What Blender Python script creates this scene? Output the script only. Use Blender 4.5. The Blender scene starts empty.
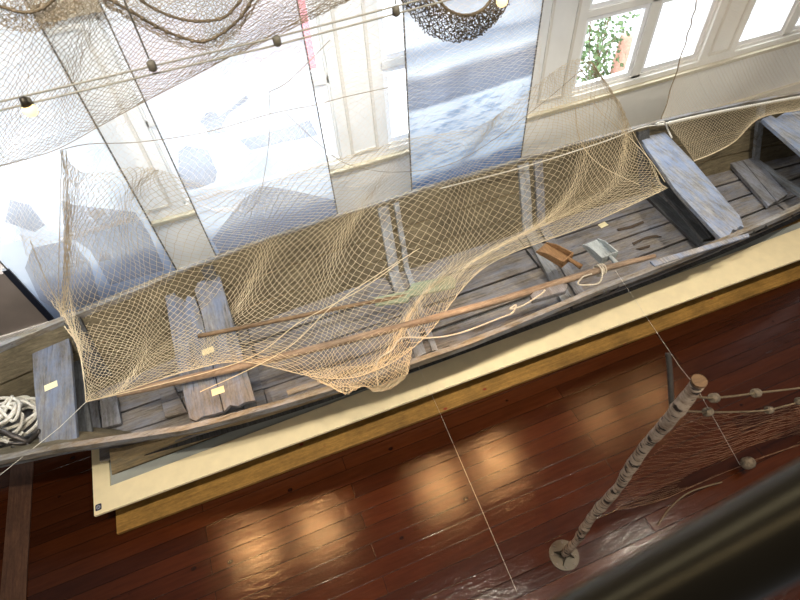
import bpy, math, random
from mathutils import Vector, Matrix
random.seed(7)
PI = math.pi
scn = bpy.context.scene
col = scn.collection
H = 4.2
F = 534.0

# ------------------------------------------------------------------ camera calibration
dn = Vector((38, 439, F)).normalized()
xa = Vector((2550, -870, F)).normalized()
xa = (xa - dn * xa.dot(dn)).normalized()
za = -dn
ya = za.cross(xa)
R = Matrix((xa, ya, za))
EYE = Vector((0, 0, H))


def ray(px, py):
    return R @ Vector((px - 400, py - 300, F)).normalized()


def atz(px, py, z):
    r = ray(px, py)
    return EYE + r * ((z - H) / r.z)


def aty(px, py, y):
    r = ray(px, py)
    return EYE + r * (y / r.y)


# ------------------------------------------------------------------ object helpers
def tag(o, label=None, cat=None, group=None, kind=None):
    if label: o['label'] = label
    if cat: o['category'] = cat
    if group: o['group'] = group
    if kind: o['kind'] = kind
    return o


def empty(name, loc, label, cat, group=None):
    o = bpy.data.objects.new(name, None)
    o.location = loc
    o.empty_display_size = .1
    col.objects.link(o)
    return tag(o, label, cat, group)


class MB:
    def __init__(s):
        s.v = []; s.f = []

    def box(s, a, b):
        x0, y0, z0 = a; x1, y1, z1 = b
        i = len(s.v)
        s.v += [(x0, y0, z0), (x1, y0, z0), (x1, y1, z0), (x0, y1, z0), (x0, y0, z1), (x1, y0, z1), (x1, y1, z1), (x0, y1, z1)]
        s.f += [(i, i+3, i+2, i+1), (i+4, i+5, i+6, i+7), (i, i+1, i+5, i+4), (i+1, i+2, i+6, i+5), (i+2, i+3, i+7, i+6), (i+3, i, i+4, i+7)]
        return s

    def prism(s, pts, dz):
        """polygon (list of Vector) extruded by vector dz"""
        n = len(pts); i = len(s.v); dz = Vector(dz)
        s.v += [tuple(p) for p in pts] + [tuple(Vector(p) + dz) for p in pts]
        s.f.append(tuple(range(i, i+n))[::-1]); s.f.append(tuple(range(i+n, i+2*n)))
        for k in range(n):
            j = (k+1) % n
            s.f.append((i+k, i+j, i+n+j, i+n+k))
        return s

    def tube(s, pts, r, n=6, cap=True):
        pts = [Vector(p) for p in pts]
        m = len(pts)
        rs = r if isinstance(r, (list, tuple)) else [r]*m
        i = len(s.v)
        t = (pts[1]-pts[0]).normalized()
        u = t.orthogonal().normalized()
        for k in range(m):
            if k == 0: t = pts[1]-pts[0]
            elif k == m-1: t = pts[-1]-pts[-2]
            else: t = pts[k+1]-pts[k-1]
            if t.length < 1e-9: t = Vector((1, 0, 0))
            t.normalize()
            u = (u - t*u.dot(t))
            if u.length < 1e-6: u = t.orthogonal()
            u.normalize(); w = t.cross(u)
            for a in range(n):
                an = 2*PI*a/n
                s.v.append(tuple(pts[k] + (u*math.cos(an)+w*math.sin(an))*rs[k]))
        for k in range(m-1):
            for a in range(n):
                b = (a+1) % n
                s.f.append((i+k*n+a, i+k*n+b, i+(k+1)*n+b, i+(k+1)*n+a))
        if cap and n > 2:
            s.f.append(tuple(i+a for a in range(n))[::-1])
            s.f.append(tuple(i+(m-1)*n+a for a in range(n)))
        return s

    def ball(s, c, r, n=10, sq=(1, 1, 1)):
        i = len(s.v); c = Vector(c)
        m = n//2
        for k in range(1, m):
            ph = PI*k/m
            for a in range(n):
                th = 2*PI*a/n
                s.v.append((c.x+r*sq[0]*math.sin(ph)*math.cos(th), c.y+r*sq[1]*math.sin(ph)*math.sin(th), c.z+r*sq[2]*math.cos(ph)))
        top = len(s.v); s.v.append((c.x, c.y, c.z+r*sq[2])); s.v.append((c.x, c.y, c.z-r*sq[2]))
        for k in range(m-2):
            for a in range(n):
                b = (a+1) % n
                s.f.append((i+k*n+a, i+(k+1)*n+a, i+(k+1)*n+b, i+k*n+b))
        for a in range(n):
            b = (a+1) % n
            s.f.append((top, i+a, i+b)); s.f.append((top+1, i+(m-2)*n+b, i+(m-2)*n+a))
        return s

    def grid(s, rows):
        i = len(s.v); m = len(rows); n = len(rows[0])
        for r in rows: s.v += [tuple(p) for p in r]
        for a in range(m-1):
            for b in range(n-1):
                s.f.append((i+a*n+b, i+a*n+b+1, i+(a+1)*n+b+1, i+(a+1)*n+b))
        return s

    def build(s, name, mat, parent=None, smooth=False, bevel=0, loc=None):
        me = bpy.data.meshes.new(name)
        off = Vector((0, 0, 0))
        if parent is not None: off = Vector(parent_world(parent))
        if loc is not None: off = Vector(loc)
        me.from_pydata([tuple(Vector(v)-off) for v in s.v], [], s.f)
        me.validate(); me.update()
        if mat: me.materials.append(mat)
        if smooth:
            for p in me.polygons: p.use_smooth = True
        o = bpy.data.objects.new(name, me)
        col.objects.link(o)
        if parent is not None:
            o.parent = parent
            if loc is not None: o.location = Vector(loc)-Vector(parent_world(parent))
        elif loc is not None: o.location = loc
        if bevel:
            md = o.modifiers.new('bevel', 'BEVEL'); md.width = bevel; md.segments = 2; md.limit_method = 'ANGLE'
        return o


def parent_world(p):
    w = Vector(p.location)
    while p.parent:
        p = p.parent; w = w + Vector(p.location)
    return w


# ------------------------------------------------------------------ material helpers
def srgb(r, g, b):
    def c(u):
        u /= 255
        return u/12.92 if u <= .04045 else ((u+.055)/1.055)**2.4
    return (c(r), c(g), c(b), 1)


def base(name, rough=.6, spec=.5):
    m = bpy.data.materials.new(name); m.use_nodes = True
    nt = m.node_tree; b = nt.nodes['Principled BSDF']
    b.inputs['Roughness'].default_value = rough
    b.inputs['Specular IOR Level'].default_value = spec
    return m, nt, b


def N(nt, t, **kw):
    n = nt.nodes.new(t)
    for k, v in kw.items():
        if k in n.inputs: n.inputs[k].default_value = v
        else: setattr(n, k, v)
    return n


def L(nt, a, b): nt.links.new(a, b)


def ramp(nt, fac, stops):
    r = nt.nodes.new('ShaderNodeValToRGB')
    els = r.color_ramp.elements
    while len(els) < len(stops): els.new(.5)
    for e, (p, c) in zip(els, stops): e.position = p; e.color = c
    L(nt, fac, r.inputs[0]); return r.outputs[0]


def mix(nt, fac, a, b, mode='MIX'):
    m = nt.nodes.new('ShaderNodeMix'); m.data_type = 'RGBA'; m.blend_type = mode
    if isinstance(fac, float): m.inputs[0].default_value = fac
    else: L(nt, fac, m.inputs[0])
    for s, i in ((a, 6), (b, 7)):
        if isinstance(s, tuple): m.inputs[i].default_value = s
        else: L(nt, s, m.inputs[i])
    return m.outputs[2]


def coords(nt, scale=(1, 1, 1), rot=(0, 0, 0)):
    t = nt.nodes.new('ShaderNodeTexCoord'); g = nt.nodes.new('ShaderNodeNewGeometry')
    mp = nt.nodes.new('ShaderNodeMapping')
    mp.inputs['Scale'].default_value = scale; mp.inputs['Rotation'].default_value = rot
    L(nt, g.outputs['Position'], mp.inputs['Vector'])
    return mp.outputs[0]


def plain(name, c, rough=.6, metal=0, noise=.12, scale=30, bump=0, spec=.5, emit=None):
    m, nt, b = base(name, rough, spec)
    v = coords(nt)
    n = N(nt, 'ShaderNodeTexNoise', Scale=scale, Detail=4.0)
    L(nt, v, n.inputs['Vector'])
    d = tuple(x*(1-noise*2) for x in c[:3])+(1,); h = tuple(min(1, x*(1+noise)) for x in c[:3])+(1,)
    L(nt, ramp(nt, n.outputs[0], [(.3, d), (.7, h)]), b.inputs['Base Color'])
    b.inputs['Metallic'].default_value = metal
    if bump:
        bp = N(nt, 'ShaderNodeBump', Strength=bump, Distance=.01); L(nt, n.outputs[0], bp.inputs['Height']); L(nt, bp.outputs[0], b.inputs['Normal'])
    return m


def wood(name, c0, c1, axis='x', patch=None, pamt=.5, rough=.75, crack=.5, knots=None, bump=.9, sc=1.0):
    """weathered grain running along axis; patch = remains of paint"""
    m, nt, b = base(name, rough, .3)
    st = {'x': (1.2, 22, 22), 'y': (22, 1.2, 22), 'z': (22, 22, 1.2)}[axis]
    v = coords(nt, tuple(k*sc for k in st))
    n = N(nt, 'ShaderNodeTexNoise', Scale=2.2, Detail=8.0, Roughness=.7); L(nt, v, n.inputs['Vector'])
    c = ramp(nt, n.outputs[0], [(.3, c0), (.68, c1)])
    v2 = coords(nt)
    n2 = N(nt, 'ShaderNodeTexNoise', Scale=3.0, Detail=5.0, Roughness=.6); L(nt, v2, n2.inputs['Vector'])
    c = mix(nt, .55, c, ramp(nt, n2.outputs[0], [(.32, (.38, .36, .34, 1)), (.68, (1.3, 1.26, 1.22, 1))]), 'MULTIPLY')
    n8 = N(nt, 'ShaderNodeTexNoise', Scale=22.0, Detail=8.0, Roughness=.75); L(nt, coords(nt, tuple(1+(k-1)*.1 for k in st)), n8.inputs['Vector'])
    c = mix(nt, .6, c, ramp(nt, n8.outputs[0], [(.35, (.55, .53, .5, 1)), (.62, (1.2, 1.2, 1.2, 1))]), 'MULTIPLY')
    if patch:
        st2 = tuple(1+ (k-1)*.12 for k in st)
        v3 = coords(nt, st2)
        n3 = N(nt, 'ShaderNodeTexNoise', Scale=3.2, Detail=9.0, Roughness=.75); L(nt, v3, n3.inputs['Vector'])
        pm = ramp(nt, n3.outputs[0], [(.56-pamt*.3, (0, 0, 0, 1)), (.76-pamt*.3, (1, 1, 1, 1))])
        pk = N(nt, 'ShaderNodeMath', operation='MULTIPLY'); pk.inputs[1].default_value = .65; L(nt, pm, pk.inputs[0])
        c = mix(nt, pk.outputs[0], c, patch)
    if crack:
        n4 = N(nt, 'ShaderNodeTexNoise', Scale=2.6, Detail=3.0, Roughness=.5); L(nt, coords(nt, tuple(k*1.6 for k in st)), n4.inputs['Vector'])
        cm = ramp(nt, n4.outputs[0], [(.28, (1, 1, 1, 1)), (.34, (0, 0, 0, 1))])
        mm = N(nt, 'ShaderNodeMath', operation='MULTIPLY'); mm.inputs[1].default_value = crack; L(nt, cm, mm.inputs[0])
        c = mix(nt, mm.outputs[0], c, srgb(45, 38, 30))
    if knots:
        vo = N(nt, 'ShaderNodeTexVoronoi', Scale=knots[1]); L(nt, coords(nt, {'x': (.55, 1, 1), 'y': (1, .55, 1), 'z': (1, 1, .55)}[axis]), vo.inputs['Vector'])
        km = ramp(nt, vo.outputs['Distance'], [(.05, (1, 1, 1, 1)), (.10, (0, 0, 0, 1))])
        c = mix(nt, km, c, knots[0])
    L(nt, c, b.inputs['Base Color'])
    bp = N(nt, 'ShaderNodeBump', Strength=bump, Distance=.006); L(nt, n.outputs[0], bp.inputs['Height']); L(nt, bp.outputs[0], b.inputs['Normal'])
    return m


def emis(name, c, s):
    m = bpy.data.materials.new(name); m.use_nodes = True
    b = m.node_tree.nodes['Principled BSDF']
    b.inputs['Base Color'].default_value = c
    b.inputs['Emission Color'].default_value = c; b.inputs['Emission Strength'].default_value = s
    return m


M = {}
M['hull'] = wood('hull_timber', srgb(138, 120, 90), srgb(186, 166, 130), 'x', srgb(110, 108, 96), .35, crack=.6)
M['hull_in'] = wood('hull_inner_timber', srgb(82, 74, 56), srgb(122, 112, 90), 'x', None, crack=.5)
M['gun'] = wood('gunwale_timber', srgb(88, 78, 62), srgb(150, 140, 122), 'x', srgb(150, 156, 165), .45, crack=.7)
M['floorb'] = wood('bottom_board_timber', srgb(92, 85, 77), srgb(148, 140, 130), 'x', srgb(120, 126, 140), .45, crack=.75)
M['rib'] = wood('rib_timber', srgb(108, 104, 98), srgb(160, 158, 154), 'y', srgb(160, 168, 178), .5, crack=.6)
M['blue'] = wood('blue_painted_timber', srgb(112, 112, 112), srgb(172, 173, 174), 'y', srgb(122, 144, 182), .45, crack=.6)
M['blue2'] = wood('worn_blue_timber', srgb(92, 88, 84), srgb(142, 140, 138), 'y', srgb(112, 126, 152), .5, crack=.6)
M['greyt'] = wood('grey_plank_timber', srgb(90, 87, 84), srgb(140, 138, 138), 'y', srgb(150, 154, 166), .4, crack=.6)
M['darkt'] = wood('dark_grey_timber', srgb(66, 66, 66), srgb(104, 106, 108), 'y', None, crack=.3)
M['crack'] = plain('dark_split', srgb(70, 56, 42), .9)
M['pole'] = wood('pole_timber', srgb(122, 102, 84), srgb(168, 148, 126), 'x', None, crack=.15, rough=.5)
M['shaft'] = wood('oar_shaft_timber', srgb(110, 88, 66), srgb(160, 134, 104), 'x', None, crack=.3)
M['greenb'] = wood('pale_green_timber', srgb(120, 125, 100), srgb(165, 170, 140), 'x', srgb(150, 164, 140), .6, crack=.2)
M['orange'] = wood('orange_brown_timber', srgb(124, 92, 60), srgb(160, 126, 90), 'y', None, crack=.15)
M['greyscoop'] = wood('pale_grey_timber', srgb(150, 158, 160), srgb(195, 204, 206), 'y', srgb(178, 188, 192), .5, crack=.1)
M['pine'] = wood('pale_pine', srgb(118, 88, 40), srgb(156, 120, 62), 'x', None, crack=0, knots=(srgb(120, 40, 20), 7.0), rough=.5, bump=.1)
M['white'] = plain('white_painted_board', srgb(238, 222, 182), .5, noise=.03, scale=12)
M['greyp'] = plain('grey_painted_board', srgb(158, 162, 156), .6, noise=.06, scale=8)
M['wall'] = plain('cream_painted_wall', srgb(232, 230, 224), .6, noise=.02, scale=6)
M['wallk'] = plain('dark_panel_paint', srgb(128, 116, 106), .6, noise=.05, scale=6)
M['trimk'] = plain('grey_trim_paint', srgb(215, 205, 195), .6, noise=.05)
M['winf'] = plain('white_window_paint', srgb(245, 246, 248), .4, noise=.01)
M['net'] = plain('tan_twine', srgb(216, 198, 164), .8, noise=.05, scale=60)
M['netp'] = plain('grey_brown_twine', srgb(158, 140, 112), .8, noise=.1, scale=60)
M['nets'] = plain('pale_thin_twine', srgb(240, 228, 212), .8, noise=.08, scale=60)
M['netw'] = plain('cream_fine_twine', srgb(225, 212, 192), .8, noise=.08, scale=60)
M['netb'] = plain('brown_thin_twine', srgb(148, 112, 82), .8, noise=.1, scale=60)
M['rope'] = plain('off_white_rope', srgb(226, 220, 206), .85, noise=.12, scale=120, bump=.5)
M['ropec'] = plain('grey_white_cord', srgb(200, 190, 170), .85, noise=.12, scale=120)
M['ropeb'] = plain('brown_rope', srgb(104, 88, 64), .85, noise=.15, scale=120, bump=.5)
M['cork'] = plain('dark_cork', srgb(120, 104, 82), .9, noise=.2, scale=90, bump=.5)
M['corkl'] = plain('grey_cork', srgb(112, 98, 80), .9, noise=.25, scale=60, bump=.8)
M['iron'] = plain('dark_iron', srgb(84, 78, 74), .45, metal=.7, noise=.15)
M['steel'] = plain('brushed_steel', srgb(70, 64, 54), .4, metal=.6, noise=.08)
M['chrome'] = plain('cable_metal', srgb(136, 130, 112), .4, metal=0, noise=.05)
M['clampm'] = plain('grey_clamp', srgb(104, 98, 84), .5, noise=.1)
M['card'] = plain('cream_card', srgb(238, 224, 178), .6, noise=.02)
M['navy'] = plain('navy_sticker', srgb(40, 42, 62), .5, noise=.03)
M['stickw'] = plain('pale_sticker_print', srgb(190, 190, 200), .5, noise=.02)
M['blackf'] = plain('black_blue_frame', srgb(24, 28, 38), .3, noise=.05)
M['edge'] = plain('dark_banner_edge', srgb(92, 88, 80), .5, noise=.05)
M['rail'] = plain('dark_varnished_rail', srgb(24, 20, 16), .28, noise=.05, spec=.3)
M['rail'].node_tree.nodes['Principled BSDF'].inputs['Specular Tint'].default_value = (1, .8, .42, 1)  # yellow tint puts warm lamp light into the rail highlight
M['gravel'] = plain('pale_gravel', srgb(205, 210, 216), .9, noise=.12, scale=3)
M['red'] = plain('red_painted_boards', srgb(224, 150, 156), .7, noise=.05)
M['leaf'] = plain('bright_leaves', srgb(86, 112, 62), .5, noise=.35, scale=40)
M['twig'] = plain('dry_twigs', srgb(120, 95, 70), .8, noise=.2)
M['bulb'] = emis('glowing_bulb', (1, .74, .36, 1), 1.6)
M['branchd'] = plain('dark_bark', srgb(44, 38, 32), .8, noise=.25, scale=60, bump=.6)


def floor_mat():
    m, nt, b = base('varnished_pine_floor', .135, .3)
    v = coords(nt)
    br = nt.nodes.new('ShaderNodeTexBrick')
    br.offset = .37; br.inputs['Scale'].default_value = 1
    br.inputs['Brick Width'].default_value = 3.1; br.inputs['Row Height'].default_value = .121
    br.inputs['Mortar Size'].default_value = .0022; br.inputs['Mortar Smooth'].default_value = .2
    br.inputs['Color1'].default_value = srgb(64, 30, 12); br.inputs['Color2'].default_value = srgb(46, 20, 8); br.inputs['Mortar'].default_value = srgb(14, 6, 3)
    L(nt, v, br.inputs['Vector'])
    n = N(nt, 'ShaderNodeTexNoise', Scale=2.0, Detail=7.0, Roughness=.65); L(nt, coords(nt, (1.5, 18, 1)), n.inputs['Vector'])
    c = mix(nt, .7, br.outputs[0], ramp(nt, n.outputs[0], [(.3, (.5, .45, .42, 1)), (.7, (1.2, 1.15, 1.1, 1))]), 'MULTIPLY')
    vo = N(nt, 'ShaderNodeTexVoronoi', Scale=4.2); L(nt, coords(nt, (.8, 1.2, 1)), vo.inputs['Vector'])
    c = mix(nt, ramp(nt, vo.outputs['Distance'], [(.05, (1, 1, 1, 1)), (.09, (0, 0, 0, 1))]), c, srgb(26, 8, 4))
    L(nt, c, b.inputs['Base Color'])
    n5 = N(nt, 'ShaderNodeTexNoise', Scale=6.0, Detail=4.0, Distortion=1.5); L(nt, coords(nt, (1, 3, 1)), n5.inputs['Vector'])
    n6 = N(nt, 'ShaderNodeTexNoise', Scale=38.0, Detail=3.0, Distortion=2.0); L(nt, coords(nt, (1, 1.6, 1)), n6.inputs['Vector'])
    ad = N(nt, 'ShaderNodeMath', operation='ADD'); L(nt, n5.outputs[0], ad.inputs[0])
    ml = N(nt, 'ShaderNodeMath', operation='MULTIPLY'); ml.inputs[1].default_value = .5; L(nt, n6.outputs[0], ml.inputs[0]); L(nt, ml.outputs[0], ad.inputs[1])
    sb = N(nt, 'ShaderNodeMath', operation='SUBTRACT'); L(nt, ad.outputs[0], sb.inputs[0]); L(nt, br.outputs['Fac'], sb.inputs[1])
    bp = N(nt, 'ShaderNodeBump', Strength=.22, Distance=.007); L(nt, sb.outputs[0], bp.inputs['Height']); L(nt, bp.outputs[0], b.inputs['Normal'])
    return m


M['floor'] = floor_mat()


def birch_mat():
    m, nt, b = base('birch_bark', .7, .3)
    n = N(nt, 'ShaderNodeTexNoise', Scale=5.0, Detail=5.0, Roughness=.6); L(nt, coords(nt, (4, 4, 9)), n.inputs['Vector'])
    c = ramp(nt, n.outputs[0], [(.35, srgb(128, 104, 84)), (.55, srgb(184, 164, 142))])
    n2 = N(nt, 'ShaderNodeTexNoise', Scale=3.0, Detail=2.0, Roughness=.5); L(nt, coords(nt, (5, 5, 16)), n2.inputs['Vector'])
    c = mix(nt, ramp(nt, n2.outputs[0], [(.40, (1, 1, 1, 1)), (.43, (0, 0, 0, 1))]), c, srgb(48, 38, 32))
    L(nt, c, b.inputs['Base Color'])
    bp = N(nt, 'ShaderNodeBump', Strength=.5, Distance=.01); L(nt, n.outputs[0], bp.inputs['Height']); L(nt, bp.outputs[0], b.inputs['Normal'])
    return m


M['birch'] = birch_mat()


def film(name, color_fn, transp=.4):
    """printed translucent film: partly see-through, glows when lit from behind"""
    m = bpy.data.materials.new(name); m.use_nodes = True
    nt = m.node_tree; nt.nodes.clear()
    out = nt.nodes.new('ShaderNodeOutputMaterial')
    tr = nt.nodes.new('ShaderNodeBsdfTransparent'); tl = nt.nodes.new('ShaderNodeBsdfTranslucent'); df = nt.nodes.new('ShaderNodeBsdfDiffuse')
    c = color_fn(nt)
    L(nt, c, tl.inputs[0]); L(nt, c, df.inputs[0])
    L(nt, mix(nt, .5, c, (1, 1, 1, 1)), tr.inputs[0])
    m1 = nt.nodes.new('ShaderNodeMixShader'); m1.inputs[0].default_value = .5
    L(nt, df.outputs[0], m1.inputs[1]); L(nt, tl.outputs[0], m1.inputs[2])
    m2 = nt.nodes.new('ShaderNodeMixShader'); m2.inputs[0].default_value = transp
    L(nt, m1.outputs[0], m2.inputs[1]); L(nt, tr.outputs[0], m2.inputs[2])
    L(nt, m2.outputs[0], out.inputs[0])
    return m


def zgrad(nt, z0, z1, stops, wob=0.0, xs=0.0):
    g = nt.nodes.new('ShaderNodeNewGeometry'); sp = nt.nodes.new('ShaderNodeSeparateXYZ'); L(nt, g.outputs['Position'], sp.inputs[0])
    z = sp.outputs[2]
    if xs:
        a = N(nt, 'ShaderNodeMath', operation='MULTIPLY_ADD'); L(nt, sp.outputs[0], a.inputs[0]); a.inputs[1].default_value = xs; L(nt, z, a.inputs[2]); z = a.outputs[0]
    if wob:
        n = N(nt, 'ShaderNodeTexNoise', Scale=2.2, Detail=3.0); L(nt, g.outputs['Position'], n.inputs['Vector'])
        a = N(nt, 'ShaderNodeMath', operation='MULTIPLY_ADD'); L(nt, n.outputs[0], a.inputs[0]); a.inputs[1].default_value = wob; L(nt, z, a.inputs[2]); z = a.outputs[0]
    mr = nt.nodes.new('ShaderNodeMapRange'); mr.inputs[1].default_value = z0; mr.inputs[2].default_value = z1
    L(nt, z, mr.inputs[0])
    return ramp(nt, mr.outputs[0], stops)


def water_print(nt):
    W_ = srgb(238, 243, 248)
    c = zgrad(nt, .7, 2.7, [(0, srgb(120, 140, 172)), (.10, srgb(150, 168, 192)), (.14, srgb(214, 226, 238)), (.47, srgb(222, 230, 238)),
                            (.485, srgb(160, 168, 182)), (.60, srgb(164, 170, 182)), (.64, srgb(228, 234, 240)), (.72, srgb(190, 200, 214)), (.76, srgb(230, 236, 242)), (.86, srgb(236, 240, 245)), (.93, srgb(180, 190, 205)), (1, srgb(196, 204, 214))], .10, -.04)
    n = N(nt, 'ShaderNodeTexNoise', Scale=3.0, Detail=6.0, Distortion=.8); L(nt, coords(nt, (2.0, 1, 9)), n.inputs['Vector'])
    r = ramp(nt, n.outputs[0], [(.38, (.62, .70, .80, 1)), (.5, (1, 1, 1, 1))])
    k = zgrad(nt, .7, 2.7, [(0, (1, 1, 1, 1)), (.44, (1, 1, 1, 1)), (.48, (.1, .1, .1, 1)), (1, (.1, .1, .1, 1))], .1, -.04)
    return mix(nt, k, c, mix(nt, 1.0, c, r, 'MULTIPLY'))


def painted_backlight_print(nt):  # lower film coloured darker to imitate missing backlight below the sill
    c = zgrad(nt, .7, 2.7, [(0, srgb(150, 165, 190)), (.15, srgb(190, 200, 216)), (.22, srgb(232, 238, 245)), (.5, srgb(236, 242, 248)), (1, srgb(248, 250, 252))], .12, 0)
    n = N(nt, 'ShaderNodeTexNoise', Scale=2.0, Detail=5.0, Distortion=.5); L(nt, coords(nt, (1.2, 1, 2.5)), n.inputs['Vector'])
    return mix(nt, .35, c, ramp(nt, n.outputs[0], [(.4, (.78, .83, .9, 1)), (.6, (1, 1, 1, 1))]), 'MULTIPLY')


M['film3'] = film('printed_film_of_water', water_print, .22)
M['film1'] = film('printed_film_pale', painted_backlight_print, .3)
M['printg'] = film('grey_print_ink', lambda nt: mix(nt, .0, srgb(222, 220, 220), srgb(222, 220, 220)), .86)
M['printl'] = film('light_grey_print_ink', lambda nt: mix(nt, .0, srgb(222, 220, 220), srgb(222, 220, 220)), .9)
M['printw'] = film('white_print_ink', lambda nt: mix(nt, .0, (1, 1, 1, 1), (1, 1, 1, 1)), .1)

mg = bpy.data.materials.new('window_glass'); mg.use_nodes = True
nt = mg.node_tree; nt.nodes.clear()
o_ = nt.nodes.new('ShaderNodeOutputMaterial'); t_ = nt.nodes.new('ShaderNodeBsdfTransparent'); g_ = nt.nodes.new('ShaderNodeBsdfGlossy'); x_ = nt.nodes.new('ShaderNodeMixShader')
g_.inputs['Roughness'].default_value = .02; x_.inputs[0].default_value = .06
L(nt, t_.outputs[0], x_.inputs[1]); L(nt, g_.outputs[0], x_.inputs[2]); L(nt, x_.outputs[0], o_.inputs[0])
M['glass'] = mg


def struct(name, mb, mat, parent=None, bevel=0):
    o = mb.build(name, mat, parent, bevel=bevel)
    if parent is None: o['kind'] = 'structure'
    return o


# ------------------------------------------------------------------ setting
struct('floor', MB().box((-7, -1.5, -.1), (9, 4.3, 0)), M['floor'])
thr = struct('trim_1', MB().box((-2.62, -1.5, 0), (-2.44, 4.3, .012)), wood('threshold_timber', srgb(70, 46, 34), srgb(98, 68, 50), 'y', None, crack=.2))
thr['label'] = 'lighter brown board strip set across the floor'
WY = 4.3
wins = [(-2.62, -1.07), (-.61, .92), (1.39, 2.95), (3.48, 5.14), (5.64, 7.2)]
SILL, HEAD = 1.08, 2.76
wb = MB()
wb.box((-7, WY, 0), (9, WY+.16, SILL)); wb.box((-7, WY, HEAD), (9, WY+.16, 6.6))
xs = [-7] + [k for w in wins for k in w] + [9]
for i in range(0, len(xs), 2): wb.box((xs[i], WY, SILL), (xs[i+1], WY+.16, HEAD))
struct('wall_back', wb, M['wall'])
# ledge, skirting, pier panels
struct('trim_2', MB().box((-1.4, WY-.035, .965), (9, WY, 1.0)).box((-1.4, WY-.05, 1.0), (9, WY, 1.02)), plain('ledge_paint', srgb(204, 194, 168), .5, noise=.02), bevel=.004)
struct('baseboard_back', MB().box((-1.35, WY-.03, .0), (9, WY, .33)).box((-1.35, WY-.045, .33), (9, WY, .37)), plain('base_paint', srgb(206, 192, 164), .6, noise=.02), bevel=.004)
pm = MB()
for i in range(len(wins)-1):
    a, b_ = wins[i][1], wins[i+1][0]
    m_ = (b_-a)
    for (u0, u1) in ((.2, .26), (.74, .8)):
        pm.box((a+m_*u0, WY-.015, 1.12), (a+m_*u1, WY, 2.72))
    pm.box((a+m_*.26, WY-.015, 1.12), (a+m_*.74, WY, 1.15)); pm.box((a+m_*.26, WY-.015, 2.69), (a+m_*.74, WY, 2.72))
struct('trim_3', pm, plain('pier_trim_paint', srgb(214, 208, 196), .6, noise=.02), bevel=.003)
struct('trim_4', MB().box((-7, WY-.05, HEAD+.02), (9, WY, HEAD+.12)), plain('lintel_paint', srgb(170, 155, 130), .6, noise=.04))
for i, (a, b_) in enumerate(wins):
    w = bpy.data.objects.new('window_%d' % (i+1), None); w.location = (a, WY+.08, SILL); col.objects.link(w); w['kind'] = 'structure'
    mid = (a+b_)/2; zt0, zt1 = 1.87, 1.94
    y0, y1 = WY+.05, WY+.11
    fr = MB(); fl = .05
    # wooden surround, mullion, transom
    fr.box((a, y0-.02, SILL), (b_, y1, SILL+.03)); fr.box((a, y0-.02, HEAD-.05), (b_, y1, HEAD)); fr.box((a, y0-.02, SILL), (a+.02, y1, HEAD)); fr.box((b_-.02, y0-.02, SILL), (b_, y1, HEAD))
    fr.box((mid-.06, y0-.02, SILL), (mid+.06, y1, HEAD)); fr.box((a, y0-.02, zt0), (b_, y1, zt1))
    fr.build('window_frame', M['wall'], w, bevel=.004)
    for (xa_, xb_) in ((a+.02, mid-.06), (mid+.06, b_-.02)):
        for (za_, zb_) in ((SILL+.03, zt0), (zt1, HEAD-.05)):
            s = MB(); t = .048
            s.box((xa_, y0, za_), (xb_, y1-.01, za_+t)); s.box((xa_, y0, zb_-t), (xb_, y1-.01, zb_)); s.box((xa_, y0, za_+t), (xa_+t, y1-.01, zb_-t)); s.box((xb_-t, y0, za_+t), (xb_, y1-.01, zb_-t))
            so = s.build('sash', M['winf'], w, bevel=.003)
            MB().box((xa_+t, y0+.02, za_+t), (xb_-t, y0+.024, zb_-t)).build('pane', M['glass'], so)
# dark low panel at the left end of the wall
dk = empty('wall_panel', (-3, 4.2, 0), 'dark brown low panel with grey skirting left of the printed banners', 'panel')
MB().box((-7, 4.12, 0), (-1.42, 4.26, 1.05)).build('panel_board', M['wallk'], dk)
MB().box((-7, 4.10, .30), (-1.42, 4.12, .38)).build('skirting', M['trimk'], dk)

# outdoors seen through the windows
struct('ground', MB().box((-20, WY+.2, -.6), (26, 24, -.5)), M['gravel'])
sh = empty('garden_shed', (-.4, 8.4, -.5), 'red painted outbuilding seen through the windows behind the banners', 'building')
MB().box((-1.6, 9.2, -.5), (3.0, 10.6, .9)).build('wall', M['red'], sh)
MB().box((-1.7, 9.1, .9), (3.1, 10.7, 1.0)).build('roof', M['winf'], sh)
bs = empty('shrub', (4.75, 5.8, -.5), 'bright green leafy shrub outside the right hand window', 'shrub')
lf = MB()
cb = aty(598, 52, 5.6)
for k in range(900):
    p = cb + Vector((random.gauss(0, .2), random.gauss(0, .15), random.gauss(0, .5)))
    d = Vector((random.uniform(-1, 1), random.uniform(-1, 1), random.uniform(-.4, 1))).normalized(); q = d.orthogonal().normalized()
    s_ = random.uniform(.025, .05)
    i = len(lf.v); lf.v += [tuple(p-d*s_), tuple(p+q*s_*.6), tuple(p+d*s_), tuple(p-q*s_*.6)]; lf.f.append((i, i+1, i+2, i+3))
lf.build('foliage', M['leaf'], bs)
tw = MB()
for k in range(14):
    p0 = Vector((cb.x+random.uniform(-.1, .1), cb.y+random.uniform(-.1, .1), -.5))
    tw.tube([p0, p0.lerp(cb, .6)+Vector((random.uniform(-.1, .1), 0, 0)), cb+Vector((random.gauss(0, .2), random.gauss(0, .1), random.gauss(0, .4)))], .008, 4)
tw.build('stem', M['twig'], bs)
pot = aty(622, 55, 5.5)
pp = MB()
pp.tube([(pot.x, 5.5, -.5), (pot.x, 5.5, pot.z-.3), (pot.x, 5.5, pot.z+.25)], [.1, .1, .08], 12)
tag(pp.build('garden_post', plain('terracotta_pipe', srgb(214, 160, 140), .8), smooth=True), 'pinkish clay post beside the green shrub outside', 'post')

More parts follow.
